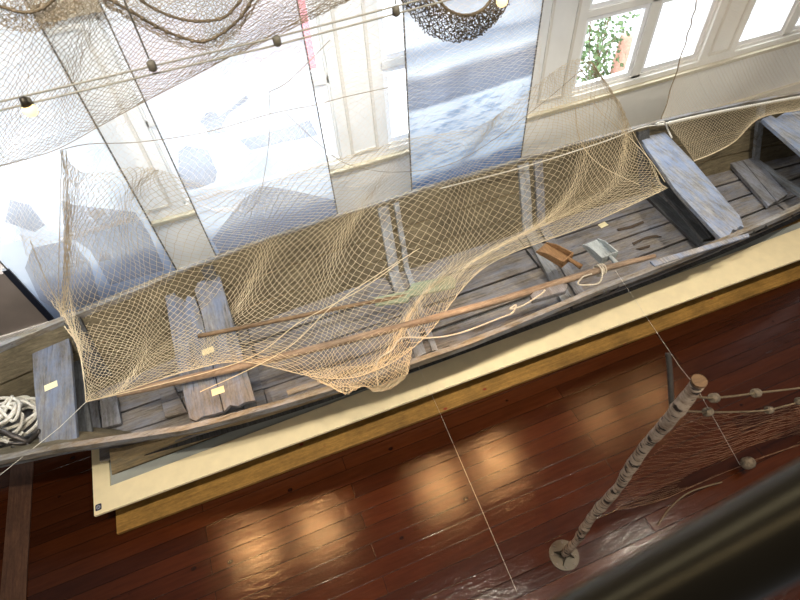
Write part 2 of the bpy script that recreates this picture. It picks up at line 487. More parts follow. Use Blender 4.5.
# ------------------------------------------------------------------ plinth
A = atz(94, 516, .3); B = atz(800, 259, .3)
sl = (B.y-A.y)/(B.x-A.x)
XR = 6.4
def yo(x): return A.y + sl*(x-A.x)
pl = empty('display_plinth', (2, 3, 0), 'long white edged display platform carrying the old wooden boat', 'plinth')
x0 = A.x; xi = atz(110, 487, .3).x; yi = 2.29; yb = 3.75
fr = MB()
def slab(pts, z0, z1):
    return [Vector((p[0], p[1], z0)) for p in pts], (0, 0, z1-z0)
pts, d = slab([(x0, yo(x0)), (XR, yo(XR)), (XR, yi), (xi, yi-.02), (xi, yb), (x0-.03, yb)], .275, .3)
fr.prism(pts, d)
fr.build('top_border', M['white'], pl, bevel=.002)
MB().box((xi-.01, yi-.03, .262), (XR, yb, .285)).build('top_panel', M['greyp'], pl)
MB().box((xi+.06, 2.36, .285), (XR-.1, 2.42, .30)).box((xi+.06, 3.2, .285), (XR-.1, 3.26, .30)).build('bearer', M['pine'], pl)
C = atz(117, 534, .04); D = atz(792, 281, .04)
pts, d = slab([(C.x, C.y), (D.x+1.2, C.y+(D.y-C.y)/(D.x-C.x)*(D.x+1.2-C.x)), (D.x+1.2, 3.6), (C.x, 3.6)], .012, .045)
MB().prism(pts, d).build('pine_base', M['pine'], pl, bevel=.002)
MB().box((-1.7, 2.12, 0), (6.2, 3.55, .012)).build('foot', M['darkt'], pl)
MB().box((-1.5, 2.35, .045), (6.0, 3.5, .262)).build('core', M['darkt'], pl)
st = empty('sticker', (0, 0, 0), 'small dark blue square sticker on the white platform corner', 'sticker')
sc_ = atz(96, 511, .3)
st.location = sc_ + Vector((0.0, 0.0, .0))
def rrect(cx, cy, w, h, r, z):
    out = []
    for (sx, sy, a0) in ((1, 1, 0), (-1, 1, 90), (-1, -1, 180), (1, -1, 270)):
        for k in range(4):
            a = math.radians(a0+k*30); out.append(Vector((cx+sx*(w/2-r)+r*math.cos(a), cy+sy*(h/2-r)+r*math.sin(a), z)))
    return out
MB().prism(rrect(sc_.x+.018, sc_.y+.022, .044, .05, .009, .3), (0, 0, .0012)).build('backing', M['navy'], st)
ic = MB()
for r_ in (.008, .014):
    ic.tube([(sc_.x+.018+r_*math.cos(a*PI/8), sc_.y+.022+r_*math.sin(a*PI/8), .3016) for a in range(17)], .0013, 4)
ic.build('printed_symbol', M['stickw'], st)

# ------------------------------------------------------------------ boat
CY = 2.785
tab = [(-3.7, .02), (-3.2, .24), (-2.7, .40), (-2.1, .54), (-1.5, .645), (-.8, .755), (0, .83), (1, .868), (2, .875), (3.1, .862), (4.2, .80), (5.0, .70), (5.66, .575), (6.3, .40), (6.8, .22), (7.2, .02)]
def hb(x):
    for i in range(len(tab)-1):
        if tab[i][0] <= x <= tab[i+1][0]:
            p0 = tab[max(i-1, 0)][1]; p1 = tab[i][1]; p2 = tab[i+1][1]; p3 = tab[min(i+2, len(tab)-1)][1]
            t = (x-tab[i][0])/(tab[i+1][0]-tab[i][0])
            return .5*((2*p1)+(-p0+p2)*t+(2*p0-5*p1+4*p2-p3)*t*t+(-p0+3*p1-3*p2+p3)*t**3)
    return .02
def zg(x): return 1.0 + .04*abs((x-1.75)/4.5)**2.2
PROF = [(.43, .31), (.56, .40), (.70, .56), (.84, .76), (1.0, 1.0)]
def dnr(x): return .062*min(1, max(0, (-.9-x)/.8))+.055*min(1, max(0, (x-1.1)/1.1))
def sec(x, k, inset=0.0):
    f_, z = PROF[k]
    s = (z-.31)/.69
    w_ = hb(x)
    if x < -.6: f_ = f_ - (.06 if 0 < k < 4 else 0)*min(1, (-.6-x)/.8)
    return max(w_*f_-inset, .005), .31 + s*(zg(x)-.31)
boat = empty('rowing_boat', (1.75, CY, .3), 'long old grey wooden rowing boat lying on the white platform', 'boat')
XS = [-3.7+10.9*i/90 for i in range(91)]
def SH(x, sgn): return dnr(x) if sgn < 0 else 0
_sec = sec
def sec(x, k, inset=0.0, sgn=1):
    h_, z = _sec(x, k, inset)
    if sgn < 0 and x < -1.35 and k < 4:
        t = min(1, (-1.35-x)/.42); f0 = PROF[k][0]; f1 = (.05, .14, .32, .60)[k]
        h_ *= (1-t)+t*f1/f0
    return h_, z
hm = MB(); him = MB()
for sgn in (-1, 1):
    for k in range(len(PROF)-1):   # overlapping strakes
        lo = []; hi = []; lo2 = []
        for x in XS:
            h0, z0 = sec(x, k, 0, sgn); h1, z1 = sec(x, k+1, 0, sgn)
            lo.append((x, CY+sgn*(h0+.018)+SH(x, sgn), z0-.008)); lo2.append((x, CY+sgn*(h0-.004)+SH(x, sgn), z0)); hi.append((x, CY+sgn*(h1+.002)+SH(x, sgn), z1))
        hm.grid([lo, hi] if sgn < 0 else [hi, lo]); hm.grid([lo2, lo] if sgn < 0 else [lo, lo2])
        li = [(x, CY+sgn*sec(x, k, .02, sgn)[0]+SH(x, sgn), sec(x, k, 0, sgn)[1]+.015) for x in XS]; hi2 = [(x, CY+sgn*sec(x, k+1, .02, sgn)[0]+SH(x, sgn), sec(x, k+1, 0, sgn)[1]) for x in XS]
        him.grid([hi2, li] if sgn < 0 else [li, hi2])
hm.grid([[(x, CY+sec(x, 0)[0], .312) for x in XS], [(x, CY-sec(x, 0, 0, -1)[0], .312) for x in XS]])
him.grid([[(x, CY-sec(x, 0, .02, -1)[0], .33) for x in XS], [(x, CY+sec(x, 0, .02)[0], .33) for x in XS]])
hm.build('hull', M['hull'], boat)
him.build('hull_lining', M['hull_in'], boat)
for sgn in (-1, 1):
    g = MB(); rows = [[], [], [], [], []]
    for x in XS:
        h_ = hb(x); z = zg(x); jz = random.uniform(-.003, .003)
        o_, i_ = (h_+.004, h_-.034) if sgn < 0 else (h_+.018, h_-.02+(.0 if x > -.9 else -.02))
        rows[0].append((x, CY+sgn*o_+SH(x, sgn), z-.035)); rows[1].append((x, CY+sgn*o_+SH(x, sgn), z+.02+jz)); rows[2].append((x, CY+sgn*i_+SH(x, sgn), z+.024+jz)); rows[3].append((x, CY+sgn*i_+SH(x, sgn), z-.03)); rows[4].append(rows[0][-1])
    g.grid(rows if sgn < 0 else rows[::-1]); g.build('gunwale', M['gun'], boat)
cbd = MB(); up_ = [Vector((x, 2.36, min(.60, .58-.18*(x+1.6)))) for x in (-1.69, -1.5, -1.2, -.9, -.6)]
ct_ = aty(109, 452, 2.36); up_[0] = Vector((ct_.x, 2.36, .6))
cbd.prism([Vector((-1.69, 2.36, .285)), Vector((-.5, 2.36, .285))]+up_[::-1], (0, .03, 0)); cbd.build('cradle_board', M['hull'], pl)
# rubbing strake on the near side
rs_ = MB()
rs_.tube([(x, CY-hb(x)*.92+SH(x, -1), zg(x)-.13) for x in XS], .012, 5); rs_.build('rubbing_strake', M['gun'], boat)
# bottom boards
def ih(x): return hb(x)*.62
ZB = .44
segs = [-3.2, -1.72, -.42, .93, 2.3, 3.95, 4.9, 6.4]
fr_ = [-1, -.5, .0, .5, 1]
for a, b_ in zip(segs, segs[1:]):
    for j in range(4):
        if b_ < -1 and j < 2: continue
        n = 6; o1 = []; o2 = []
        tz = random.uniform(-.006, .006); sh_ = random.uniform(-.05, .05)
        g0, g1 = random.uniform(.004, .016), random.uniform(.004, .014)
        for k in range(n+1):
            x = a+sh_*.3+.006+(b_-a-.012)*k/n
            o1.append(Vector((x, CY+ih(x)*fr_[j]+g0, ZB+tz))); o2.append(Vector((x, CY+ih(x)*fr_[j+1]-g1+random.uniform(-.004, .003), ZB+tz)))
        MB().prism(o1+o2[::-1], (0, 0, -.022)).build('bottom_board', M['floorb'], boat, bevel=.003)
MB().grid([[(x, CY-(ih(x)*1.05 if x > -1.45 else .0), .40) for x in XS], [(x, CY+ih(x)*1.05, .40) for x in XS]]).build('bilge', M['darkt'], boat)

def rib(xf, xn, w, mat, lift=.03, short=False):
    """frame following the inner hull from far gunwale to near gunwale"""
    path = []
    for k in (4, 3, 2, 1): path.append((1, k))
    path2 = [(-1, k) for k in (1, 2, 3, 4)]
    P = []
    if short: path2 = [(-1, 1)] if xn > -1.5 else []
    for (s, k) in path+path2:
        y_ = sec(1.5, k)[0]
        x = xf if s > 0 else xn
        t = (s*sec(x, k)[0]+.87)/1.74
        x = xn+(xf-xn)*t
        if k == 1: P.append((x, CY+s*(ih(x)-.03), ZB+.01))
        else: P.append((x, CY+s*(sec(x, k, .028)[0]), sec(x, k)[1]-(0.0 if k < 4 else .01)))
    b = MB(); A_ = []; B_ = []; C_ = []; D_ = []
    cen = Vector((0, CY, 1.2))
    for p in P:
        p = Vector(p); inw = Vector((0, CY-p.y, 1.3-p.z)).normalized()*lift
        A_.append(p+Vector((-w/2, 0, 0))-inw*.3); B_.append(p+Vector((-w/2, 0, 0))+inw); C_.append(p+Vector((w/2, 0, 0))+inw); D_.append(p+Vector((w/2, 0, 0))-inw*.3)
    b.grid([A_, B_, C_, D_, A_])
    return b.build('frame_rib', mat, boat, bevel=.003)
rib(1.07, .82, .10, M['rib']); rib(1.20, .95, .05, M['rib'])
rib(2.52, 2.22, .11, M['rib']); rib(2.68, 2.36, .09, M['greyt'])
rib(-1.62, -1.62, .12, M['darkt'], short=True); rib(3.86, 3.82, .13, M['darkt']); rib(5.2, 5.2, .08, M['rib']); rib(-2.5, -2.5, .08, M['rib'], short=True)
rib(-.55, -.55, .10, M['darkt'], short=True)

def plank(name, px, z, th, mat, parent=boat, jit=.0):
    pts = [atz(a, b, z) for a, b in px]
    ar = sum(pts[i].x*pts[(i+1) % len(pts)].y-pts[(i+1) % len(pts)].x*pts[i].y for i in range(len(pts)))
    if ar < 0: pts = pts[::-1]
    return MB().prism([p-Vector((0, 0, th)) for p in pts], (0, 0, th)).build(name, mat, parent, bevel=.003)
plank('thwart', [(31.5, 346), (67, 326), (70.5, 350), (77, 439), (39, 443), (34, 385)], .9, .035, M['blue2'])
plank('thwart', [(163.6, 288.5), (168, 291), (172, 287), (176, 296), (182, 298), (185, 302.5), (187, 295.5), (191, 297), (194, 296), (201, 315), (211, 360), (223, 411), (214, 414), (203, 416), (196, 421), (189, 418), (175, 355)], .9, .032, M['blue2'])
plank('thwart', [(194.5, 290), (198, 281.5), (201, 281), (204, 273), (209, 271), (217, 267), (231, 315), (243, 358), (255.5, 400), (245, 402), (238, 406), (230, 405), (224, 411), (212, 360), (202, 315)], .9, .03, M['blue2'])
plank('thwart', [(641, 139), (645, 135), (648, 136.5), (651, 133), (654, 134), (657, 131), (662, 129), (694, 162), (740, 216), (744, 227), (740, 226), (736, 230), (733, 229), (729, 236), (720, 237.5), (676, 190), (648, 150)], .93, .04, M['blue'])
plank('thwart', [(762, 119), (771, 115), (776, 118), (784, 113), (815, 103), (870, 165), (830, 180), (800, 152)], .95, .04, M['blue'])
plank('loose_board', [(724, 156), (736, 153), (776, 201), (768.5, 206)], .50, .04, M['greyt'])
plank('loose_board', [(736.5, 153), (749, 149.5), (788, 194), (777, 201)], .50, .04, M['greyt'])
plank('loose_board', [(99, 393), (115.5, 391), (121, 423), (102, 428)], .5, .03, M['greyt'])
plank('loose_board', [(88, 400), (96, 397), (100.5, 428), (93, 430)], .5, .03, M['greyt'])
plank('loose_board', [(158, 388), (172, 383), (187, 412), (165, 417)], .5, .03, M['floorb'])
plank('bulkhead_board', [(70, 330), (81, 345), (87, 400), (93, 437), (79, 439), (73, 360)], .72, .03, M['darkt'])
plank('bulkhead_board', [(652, 178), (660, 176), (716, 238), (703, 240)], .70, .03, M['darkt'])
plank('bulkhead_board', [(664, 178), (672, 184), (717, 236), (711, 237)], .78, .02, M['darkt'])
for px in ([(617, 229), (630, 226), (643, 221), (644, 223), (632, 228), (618, 231)], [(632, 243), (645, 237), (656, 235), (662, 237), (655, 237), (643, 240), (634, 245)], [(636, 249), (650, 245), (650, 247), (640, 250)]):
    pts = [atz(a, b, .452) for a, b in px][::-1]
    MB().prism(pts, (0, 0, .004)).build('crack', M['crack'], boat)
# near side inner ledge patches / repaired gunwale
plank('gunwale_patch', [(286, 390), (400, 352), (402, 356), (288, 395)], 1.03, .02, M['gun'])
plank('gunwale_patch', [(650, 261), (748, 233), (750, 236), (655, 266)], 1.035, .02, M['blue'])
# cleat
cl = MB(); c0 = atz(548, 295, 1.0)
cl.prism([c0+Vector((dx, dy, 0)) for dx, dy in ((-.16, -.03), (.12, -.05), (.17, 0), (.12, .05), (.03, .06), (-.02, .035), (-.1, .045), (-.15, .02))], (0, 0, .05))
cl.build('cleat', M['greyt'], boat, bevel=.008)

# cards
for (px, py, z, lb) in ((51, 386, .9, 'cream paper card on the blue seat plank at the left end of the boat'), (208, 351, .9, 'cream paper card under the net on the broken seat plank, beside the oar shaft'),
                        (218, 391, .9, 'cream paper card on the near end of the broken seat plank, below the long pole'), (603, 225, .452, 'cream paper card on the bottom boards near the bailers')):
    c = atz(px, py, z); a = random.uniform(-.1, .2)
    u = Vector((math.cos(a), math.sin(a), 0)); w = Vector((-u.y, u.x, 0))
    o = MB().prism([c-u*.045-w*.028, c+u*.045-w*.028, c+u*.045+w*.028, c-u*.045+w*.028], (0, 0, .0025)).build('label_card', M['card'], loc=c)
    tag(o, lb, 'card', 'paper cards lying in the boat')

# ------------------------------------------------------------------ curves
def cat(pts, n=8):
    out = []; pts = [Vector(p) for p in pts]
    for i in range(len(pts)-1):
        p0 = pts[max(i-1, 0)]; p1 = pts[i]; p2 = pts[i+1]; p3 = pts[min(i+2, len(pts)-1)]
        for k in range(n):
            t = k/n
            out.append(.5*((2*p1)+(-p0+p2)*t+(2*p0-5*p1+4*p2-p3)*t*t+(-p0+3*p1-3*p2+p3)*t**3))
    out.append(pts[-1]); return out

# long pole
p = cat([atz(117, 396, .96), atz(160, 385, .97), atz(260, 362, 1.0), atz(400, 327, 1.02), atz(500, 300, 1.03), atz(600, 270, 1.05), atz(655, 256, 1.06)], 6)
n_ = len(p); rr = [.012+.016*min(1, i/5) if i < 6 else (.028 if i < n_-8 else .028-.012*(i-n_+8)/8) for i in range(n_)]
tag(MB().tube(p, rr, 10).build('wooden_pole', M['pole'], smooth=True, loc=p[0]), 'long smooth light brown pole lying lengthwise across the boat', 'pole')
# oar
oar = empty('oar', atz(410, 296, .9), 'old oar with pale green blade lying under the net', 'oar')
p = cat([atz(198, 336, .93), atz(290, 318, .9), atz(350, 306, .86), atz(410, 295, .8)], 6)
MB().tube(p, .017, 8).build('shaft', M['shaft'], oar, smooth=True)
MB().prism([atz(a, b, .8) for a, b in ((376, 307), (408, 303), (410, 298), (455, 289), (456, 281), (450, 277), (412, 285), (408, 292), (374, 299))][::-1], (0, 0, .02)).build('blade', M['greenb'], oar, bevel=.004)
# bailers
def bailer(px0, px1, z, mat, label, wd):
    a = atz(px0[0], px0[1], z); b_ = atz(px1[0], px1[1], z)
    d = (b_-a).normalized(); w = Vector((-d.y, d.x, 0)); Ln = (b_-a).length
    o = empty('bailer', a, label, 'bailer')
    m = MB()
    s0 = Ln*.68; up = Vector((0, 0, 1)); tk = .012
    # trough: bottom, two sides, back wall
    def bx(c0, c1, w0, w1, h0, h1):
        pts = [a+d*c0+w*w0+up*h0, a+d*c1+w*w0+up*h0, a+d*c1+w*w1+up*h0, a+d*c0+w*w1+up*h0]
        m.prism(pts, up*(h1-h0))
    bx(0, s0, -wd/2, wd/2, 0, tk)
    for s in (-1, 1):
        q = s*wd/2
        pts = [a+d*0+w*q+up*tk, a+d*s0+w*q+up*tk, a+d*s0+w*q+up*.075, a+d*(s0*.35)+w*q+up*.06, a+w*q+up*.02]
        m.prism(pts, -w*s*tk)
    bx(s0-tk, s0, -wd/2, wd/2, tk, .075)
    m.build('scoop', mat, o, bevel=.003)
    h = MB().tube([a+d*(s0-.01)+up*.05, a+d*(s0+Ln*.12)+up*.055, b_+up*.05], [.02, .018, .022], 8)
    h.build('handle', mat, o, smooth=True)
bailer((541, 248), (580, 271), .85, M['orange'], 'orange brown wooden bailing scoop beside the long pole', .15)
bailer((590, 243), (617, 270), .95, M['greyscoop'], 'pale grey wooden bailing scoop with short handle beside the pole', .16)

# rope binding the pole
rp = MB(); c = atz(600, 270, 1.05)
for k in range(3):
    cx = c+Vector((.02*k-.02, 0, 0))
    rp.tube([cx+Vector((.01*math.sin(a*PI/6), .045*math.cos(a*PI/6), .04*math.sin(a*PI/6))) for a in range(13)], .006, 5)
rp.tube(cat([atz(603, 268, 1.08), atz(600, 282, 1.06), atz(588, 285, 1.06), atz(578, 284, 1.06), atz(583, 277, 1.07), atz(592, 274, 1.09)]), .006, 5)
tag(rp.build('rope_lashing', M['ropec'], smooth=True), 'white rope lashing looped around the right end of the pole', 'rope')
rp = MB()
rp.tube(cat([atz(378, 386, .97), atz(377, 362, 1.08), atz(392, 350, 1.06), atz(402, 338, 1.06), atz(430, 338, 1.05), atz(460, 333, 1.05), atz(500, 318, 1.05), atz(512, 313, 1.06), atz(516, 305, 1.06), atz(510, 309, 1.06), atz(522, 306, 1.06), atz(540, 295, 1.06), atz(545, 290, 1.07)]), .0065, 6)
tag(rp.build('mooring_rope', M['ropec'], smooth=True), 'thin white rope running along the near gunwale past the net', 'rope')
# coiled rope + anchor
rp = MB(); cc = atz(10, 424, .62); pts = []
for k in range(150):
    t = k/150*2*PI*8
    r_ = .13+.05*math.sin(k*.37)+.02*random.random()
    pts.append(cc+Vector((r_*1.25*math.cos(t)+.03*math.sin(k*.11), r_*.85*math.sin(t)+.03*math.cos(k*.23), .05*math.sin(k*.41)+.0012*k)))
rp.tube(cat(pts, 3), .013, 7)
pts = [cc+Vector((.12*math.cos(k*1.1+2)+(k-6)*.012, .13*math.sin(k*1.9), .17+.02*math.sin(k))) for k in range(14)]
rp.tube(cat(pts, 5), .012, 7)
pts = [cc+Vector((-.25+.05*k, -.20+.03*math.sin(k*1.7), .08)) for k in range(9)]
rp.tube(cat(pts, 5), .012, 7)
tag(rp.build('coiled_rope', M['rope'], smooth=True, loc=cc), 'heap of cream coloured coiled rope in the left end of the boat', 'rope')
an = empty('anchor', atz(20, 438, .86), 'small dark iron anchor resting on the coiled rope', 'anchor')
MB().tube([atz(-25, 420, .86), atz(27, 442, .86)], .02, 8).build('shank', M['iron'], an, smooth=True)
MB().tube(cat([atz(8, 443, .9), atz(26, 443, .86), atz(37, 434, .9), atz(39, 429, .92)]), [.008+.008*math.sin(PI*k/24) for k in range(25)], 8).build('fluke', M['iron'], an, smooth=True)
MB().tube(cat([atz(10, 440, .83), atz(27, 443, .86), atz(24, 450, .86), atz(12, 447, .85)]), .009, 6).build('arm', M['iron'], an, smooth=True)
MB().box(tuple(atz(14, 436, .5)+Vector((-.5, -.1, 0))), tuple(atz(14, 436, .5)+Vector((.25, .45, .06)))).build('loose_board', M['greyt'], boat, bevel=.01)

# ------------------------------------------------------------------ printed banners
BY = 3.9
def banner(x0, x1, mat, label, prints):
    e = empty('printed_banner', ((x0+x1)/2, BY, .38), label, 'banner', 'translucent photo banners hanging behind the boat')
    MB().box((x0, BY, .02), (x1, BY+.004, 3.5)).build('film', mat, e)
    for x in (x0, x1): MB().box((x-.005, BY-.006, .02), (x+.005, BY+.008, 3.5)).build('edge_strip', M['edge'], e)
    MB().box((x0, BY-.012, 3.5), (x1, BY+.012, 3.54)).build('top_batten', M['edge'], e); MB().box((x0, BY-.01, 0), (x1, BY+.012, .02)).build('bottom_batten', M['edge'], e)
    for (poly, m_) in prints:
        pp_ = [aty(a, b, BY-.003) for a, b in poly]
        MB().prism([Vector((max(x0, min(x1, p.x)), BY-.004, p.z)) for p in pp_], (0, .002, 0)).build('printed_shape', m_, e)
    return e
b1 = banner(-2.0, -.86, M['film1'], 'pale translucent photo banner at the left with a sitting figure print', [
    ([(25, 268), (32, 248), (70, 240), (90, 262), (100, 300), (60, 312), (40, 300)], M['printg']),
    ([(60, 200), (75, 205), (100, 208), (135, 212), (150, 235), (165, 270), (110, 285), (90, 250), (66, 235)], M['printl']),
    ([(10, 200), (30, 205), (45, 225), (35, 232), (5, 222)], M['printl']),
    ([(62, 268), (75, 262), (72, 256), (86, 261), (78, 266)], M['printw']), ([(98, 262), (103, 252), (110, 254), (111, 259)], M['printw']),
    ([(85, 212), (100, 209), (107, 213), (95, 220)], M['printw']),
    ([(60, 238), (130, 217), (132, 221), (62, 243)], M['printw'])])
MB().box((-2.035, BY-.015, 0), (-1.985, BY+.02, 1.25)).build('corner_frame', M['blackf'], b1)
b2 = banner(-.49, .70, M['film1'], 'pale translucent photo banner in the middle with a figure in a hat', [
    ([(178, 152), (186, 146), (208, 150), (217, 172), (215, 182), (200, 188), (180, 192), (176, 175)], M['printl']),
    ([(200, 121), (207, 112), (215, 112), (219, 117), (236, 104), (246, 95), (249, 99), (228, 114), (222, 126), (226, 132), (208, 135), (206, 128)], M['printl']),
    ([(240, 140), (270, 132), (310, 120), (318, 135), (280, 143), (250, 150)], M['printl']),
    ([(240, 202), (262, 186), (290, 190), (335, 200), (338, 225), (225, 262), (212, 240)], M['printg']),
    ([(200, 205), (214, 209), (232, 207), (245, 196), (238, 211), (220, 213)], M['printw']),
    ([(195, 198), (250, 182), (333, 160), (333, 163), (250, 186), (196, 202)], M['printw'])])
b3 = banner(1.47, 2.68, M['film3'], 'translucent photo banner of rippling sea water at the right', [])
lb_ = [aty(a, b, 3.78) for a, b in ((217.5, 257), (179, 270))]
tag(MB().prism([Vector((lb_[1].x, 3.78, 0)), Vector((lb_[0].x, 3.78, 0))]+lb_, (0, .02, 0)).build('ledge_board', M['white']), 'short white board bridging the gap between the two left banners', 'board')

# ------------------------------------------------------------------ nets
def cr(p0, p1, p2, p3, t):
    return .5*((2*p1)+(-p0+p2)*t+(2*p0-5*p1+4*p2-p3)*t*t+(-p0+3*p1-3*p2+p3)*t**3)
def surf(rows):
    rows = [[Vector(p) for p in r] for r in rows]
    m, n = len(rows), len(rows[0])
    def S(u, v):
        fu = min(max(u, 0), 1)*(n-1); fv = min(max(v, 0), 1)*(m-1)
        iu = min(int(fu), n-2); iv = min(int(fv), m-2); tu = fu-iu; tv = fv-iv
        q = []
        for dv in (-1, 0, 1, 2):
            r = rows[min(max(iv+dv, 0), m-1)]
            q.append(cr(r[max(iu-1, 0)], r[iu], r[iu+1], r[min(iu+2, n-1)], tu))
        return cr(*q, tv)
    return S
def hsh(i, j, k=0): 
    r = random.Random(i*7919+j*104729+k*31); return r.uniform(-1, 1)
def net(name, rows, nu, nv, r, mat, label, group=None, jit=.006, hem=0, warp=0.0, sides=3, extra=None):
    """knotted diamond netting: every strand is a thin tube lying on the surface"""
    S = surf(rows) if not callable(rows) else rows
    b = MB(); K = {}
    def pt(i, j):   # i: 0..2nu, j: 0..2nv
        if (i, j) not in K:
            u = i/(2*nu); v = j/(2*nv)
            u += warp*math.sin(v*9+u*13)*.02+warp*.012*math.sin(u*41+v*5); v += warp*.03*math.sin(u*17+2)*v*(1-v)
            p = S(u, v)
            K[(i, j)] = p+Vector((hsh(i, j), hsh(i, j, 1), hsh(i, j, 2)))*jit
        return K[(i, j)]
    for d in (1, -1):
        starts = [(i, 0) for i in range(0, 2*nu+1, 2)] + [((0 if d > 0 else 2*nu), j) for j in range(2, 2*nv+1, 2)]
        for (i, j) in starts:
            line = [pt(i, j)]
            while j < 2*nv and 0 <= i+d <= 2*nu:
                i += d; j += 1; line.append(pt(i, j))
            if len(line) > 1: b.tube(line, r, sides, cap=False)
    o = b.build(name, mat)
    tag(o, label, 'net', group)
    return o, S

def g2w(rows):
    out = []
    for r in rows:
        out.append([(aty(a, b, k[1]) if isinstance(k, tuple) else atz(a, b, k)) for (a, b, k) in r])
    return out
def Yk(y): return ('y', y)
big = [
 [(62, 150, Yk(3.0)), (84, 172, Yk(3.0)), (150, 168, Yk(3.0)), (230, 190, Yk(3.0)), (310, 168, Yk(3.0)), (400, 140, Yk(3.0)), (480, 125, Yk(3.05)), (535, 85, Yk(3.1)), (572, 60, Yk(3.15)), (592, 62, Yk(3.2))],
 [(60, 215, Yk(3.2)), (82, 232, Yk(3.25)), (150, 215, Yk(3.3)), (238, 222, Yk(3.3)), (320, 198, Yk(3.3)), (405, 168, Yk(3.35)), (482, 150, Yk(3.4)), (550, 118, Yk(3.4)), (590, 96, Yk(3.4)), (620, 104, Yk(3.4))],
 [(60, 312, 1.09), (104, 301, 1.08), (180, 276, 1.07), (250, 250, 1.07), (330, 227, 1.06), (412, 200, 1.06), (490, 178, 1.06), (565, 157, 1.06), (610, 142, 1.06), (637, 136, 1.06)],
 [(77, 345, .98), (112, 342, .80), (175, 328, .93), (250, 306, .78), (325, 290, .82), (405, 272, .78), (485, 240, .72), (555, 212, .70), (612, 182, .78), (652, 162, .93)],
 [(84, 380, .95), (125, 368, .85), (185, 352, .95), (245, 342, .98), (330, 338, 1.0), (395, 322, 1.02), (435, 288, .92), (500, 248, .80), (582, 212, .72), (660, 182, .84)],
 [(86, 402, .96), (125, 391, .99), (188, 371, 1.02), (243, 362, 1.04), (322, 378, 1.06), (372, 372, 1.07), (424, 338, 1.06), (487, 266, .88), (585, 226, .74), (668, 188, .84)],
]
net_big, Sb = net('fishing_net', g2w(big), 112, 40, .0017, M['net'], 'large tan fishing net draped over the middle of the boat', jit=.005, warp=1.0)
hp = MB(); hp.tube([Sb(k/120, 1)+Vector((0, 0, .002)) for k in range(121)], .003, 4)
for (u0, u1, v0, v1) in ((.0, .0, 0, 1), (.98, 1, 0, .95)):
    hp.tube([Sb(u0+(u1-u0)*k/60, v0+(v1-v0)*k/60) for k in range(61)], .003, 4)
# gathered cords running over the net
for pts in ([(86, 402, .96), (240, 362, 1.05), (300, 322, 1.02), (360, 290, .98), (400, 262, .95)], [(200, 392, 1.02), (285, 350, 1.05), (340, 300, 1.0), (420, 248, .9)],
            [(590, 96, Yk(3.3)), (603, 115, Yk(3.4)), (624, 132, 1.1), (650, 160, 1.0), (665, 182, .92)], [(575, 105, Yk(3.35)), (580, 140, Yk(3.5)), (600, 165, .95), (640, 185, .85)],
            [(66, 150, Yk(3.0)), (68, 210, Yk(3.2)), (66, 260, Yk(3.35)), (72, 312, 1.12), (80, 350, 1.0), (84, 380, .98)],
            [(30, 240, Yk(3.25)), (46, 280, Yk(3.35)), (64, 315, 1.1), (79, 348, 1.0)]):
    hp.tube(cat(g2w([pts])[0], 8), .0035, 4)
o = hp.build('head_rope', M['net'], net_big)
# hanging folds over the near gunwale
flap, _ = net('net_fold', g2w([[(300, 372, 1.06), (330, 368, 1.07), (352, 366, 1.08), (372, 364, 1.08), (395, 356, 1.07), (412, 346, 1.06)],
                            [(318, 381, 1.05), (335, 384, 1.05), (352, 383, 1.04), (374, 380, 1.04), (396, 372, 1.05), (411, 358, 1.06)],
                            [(332, 386, 1.04), (346, 394, 1.02), (364, 386, 1.0), (376, 392, 1.0), (394, 387, 1.0), (408, 374, 1.03)]]), 26, 8, .0020, M['net'], None)
for k in ('label', 'category'):
    if k in flap: del flap[k]
flap.parent = net_big
# fan of tighter net at left corner
fan, _ = net('net_fold', g2w([[(20, 235, Yk(3.1)), (34, 238, Yk(3.12)), (50, 240, Yk(3.15)), (66, 236, Yk(3.18))],
                             [(38, 285, Yk(3.35)), (48, 288, Yk(3.37)), (58, 290, Yk(3.38)), (70, 285, Yk(3.4))],
                             [(66, 322, 1.10), (69, 322, 1.10), (72, 322, 1.10), (78, 320, 1.10)],
                             [(80, 352, 1.0), (82, 352, 1.0), (84, 350, 1.0), (92, 352, .99)]]), 8, 22, .0013, M['net'], None)
for k in ('label', 'category'):
    if k in fan: del fan[k]
fan.parent = net_big

# upper pale net hanging from the ceiling in front of the banners
up = [
 [(-60, -90, Yk(2.7)), (60, -90, Yk(2.7)), (180, -90, Yk(2.7)), (300, -90, Yk(2.7)), (420, -90, Yk(2.7)), (560, -90, Yk(2.8))],
 [(-60, 20, Yk(2.8)), (60, 10, Yk(2.75)), (180, 0, Yk(2.8)), (300, -10, Yk(2.75)), (420, -15, Yk(2.8)), (550, -20, Yk(2.85))],
 [(-60, 120, Yk(2.95)), (60, 90, Yk(2.9)), (180, 85, Yk(2.9)), (300, 60, Yk(2.95)), (420, 60, Yk(2.95)), (545, 30, Yk(3.0))],
 [(-40, 190, Yk(3.1)), (60, 160, Yk(3.05)), (180, 140, Yk(3.1)), (300, 122, Yk(3.1)), (420, 100, Yk(3.1)), (540, 60, Yk(3.15))],
 [(-10, 245, Yk(3.2)), (66, 235, Yk(3.2)), (180, 215, Yk(3.3)), (300, 205, Yk(3.3)), (420, 165, Yk(3.35)), (540, 120, Yk(3.4))],
]
net_up, Su = net('fishing_net', g2w(up), 78, 48, .0009, M['nets'], 'pale thin twine net hung from above across the banners', jit=.006, warp=.6)
hp = MB()
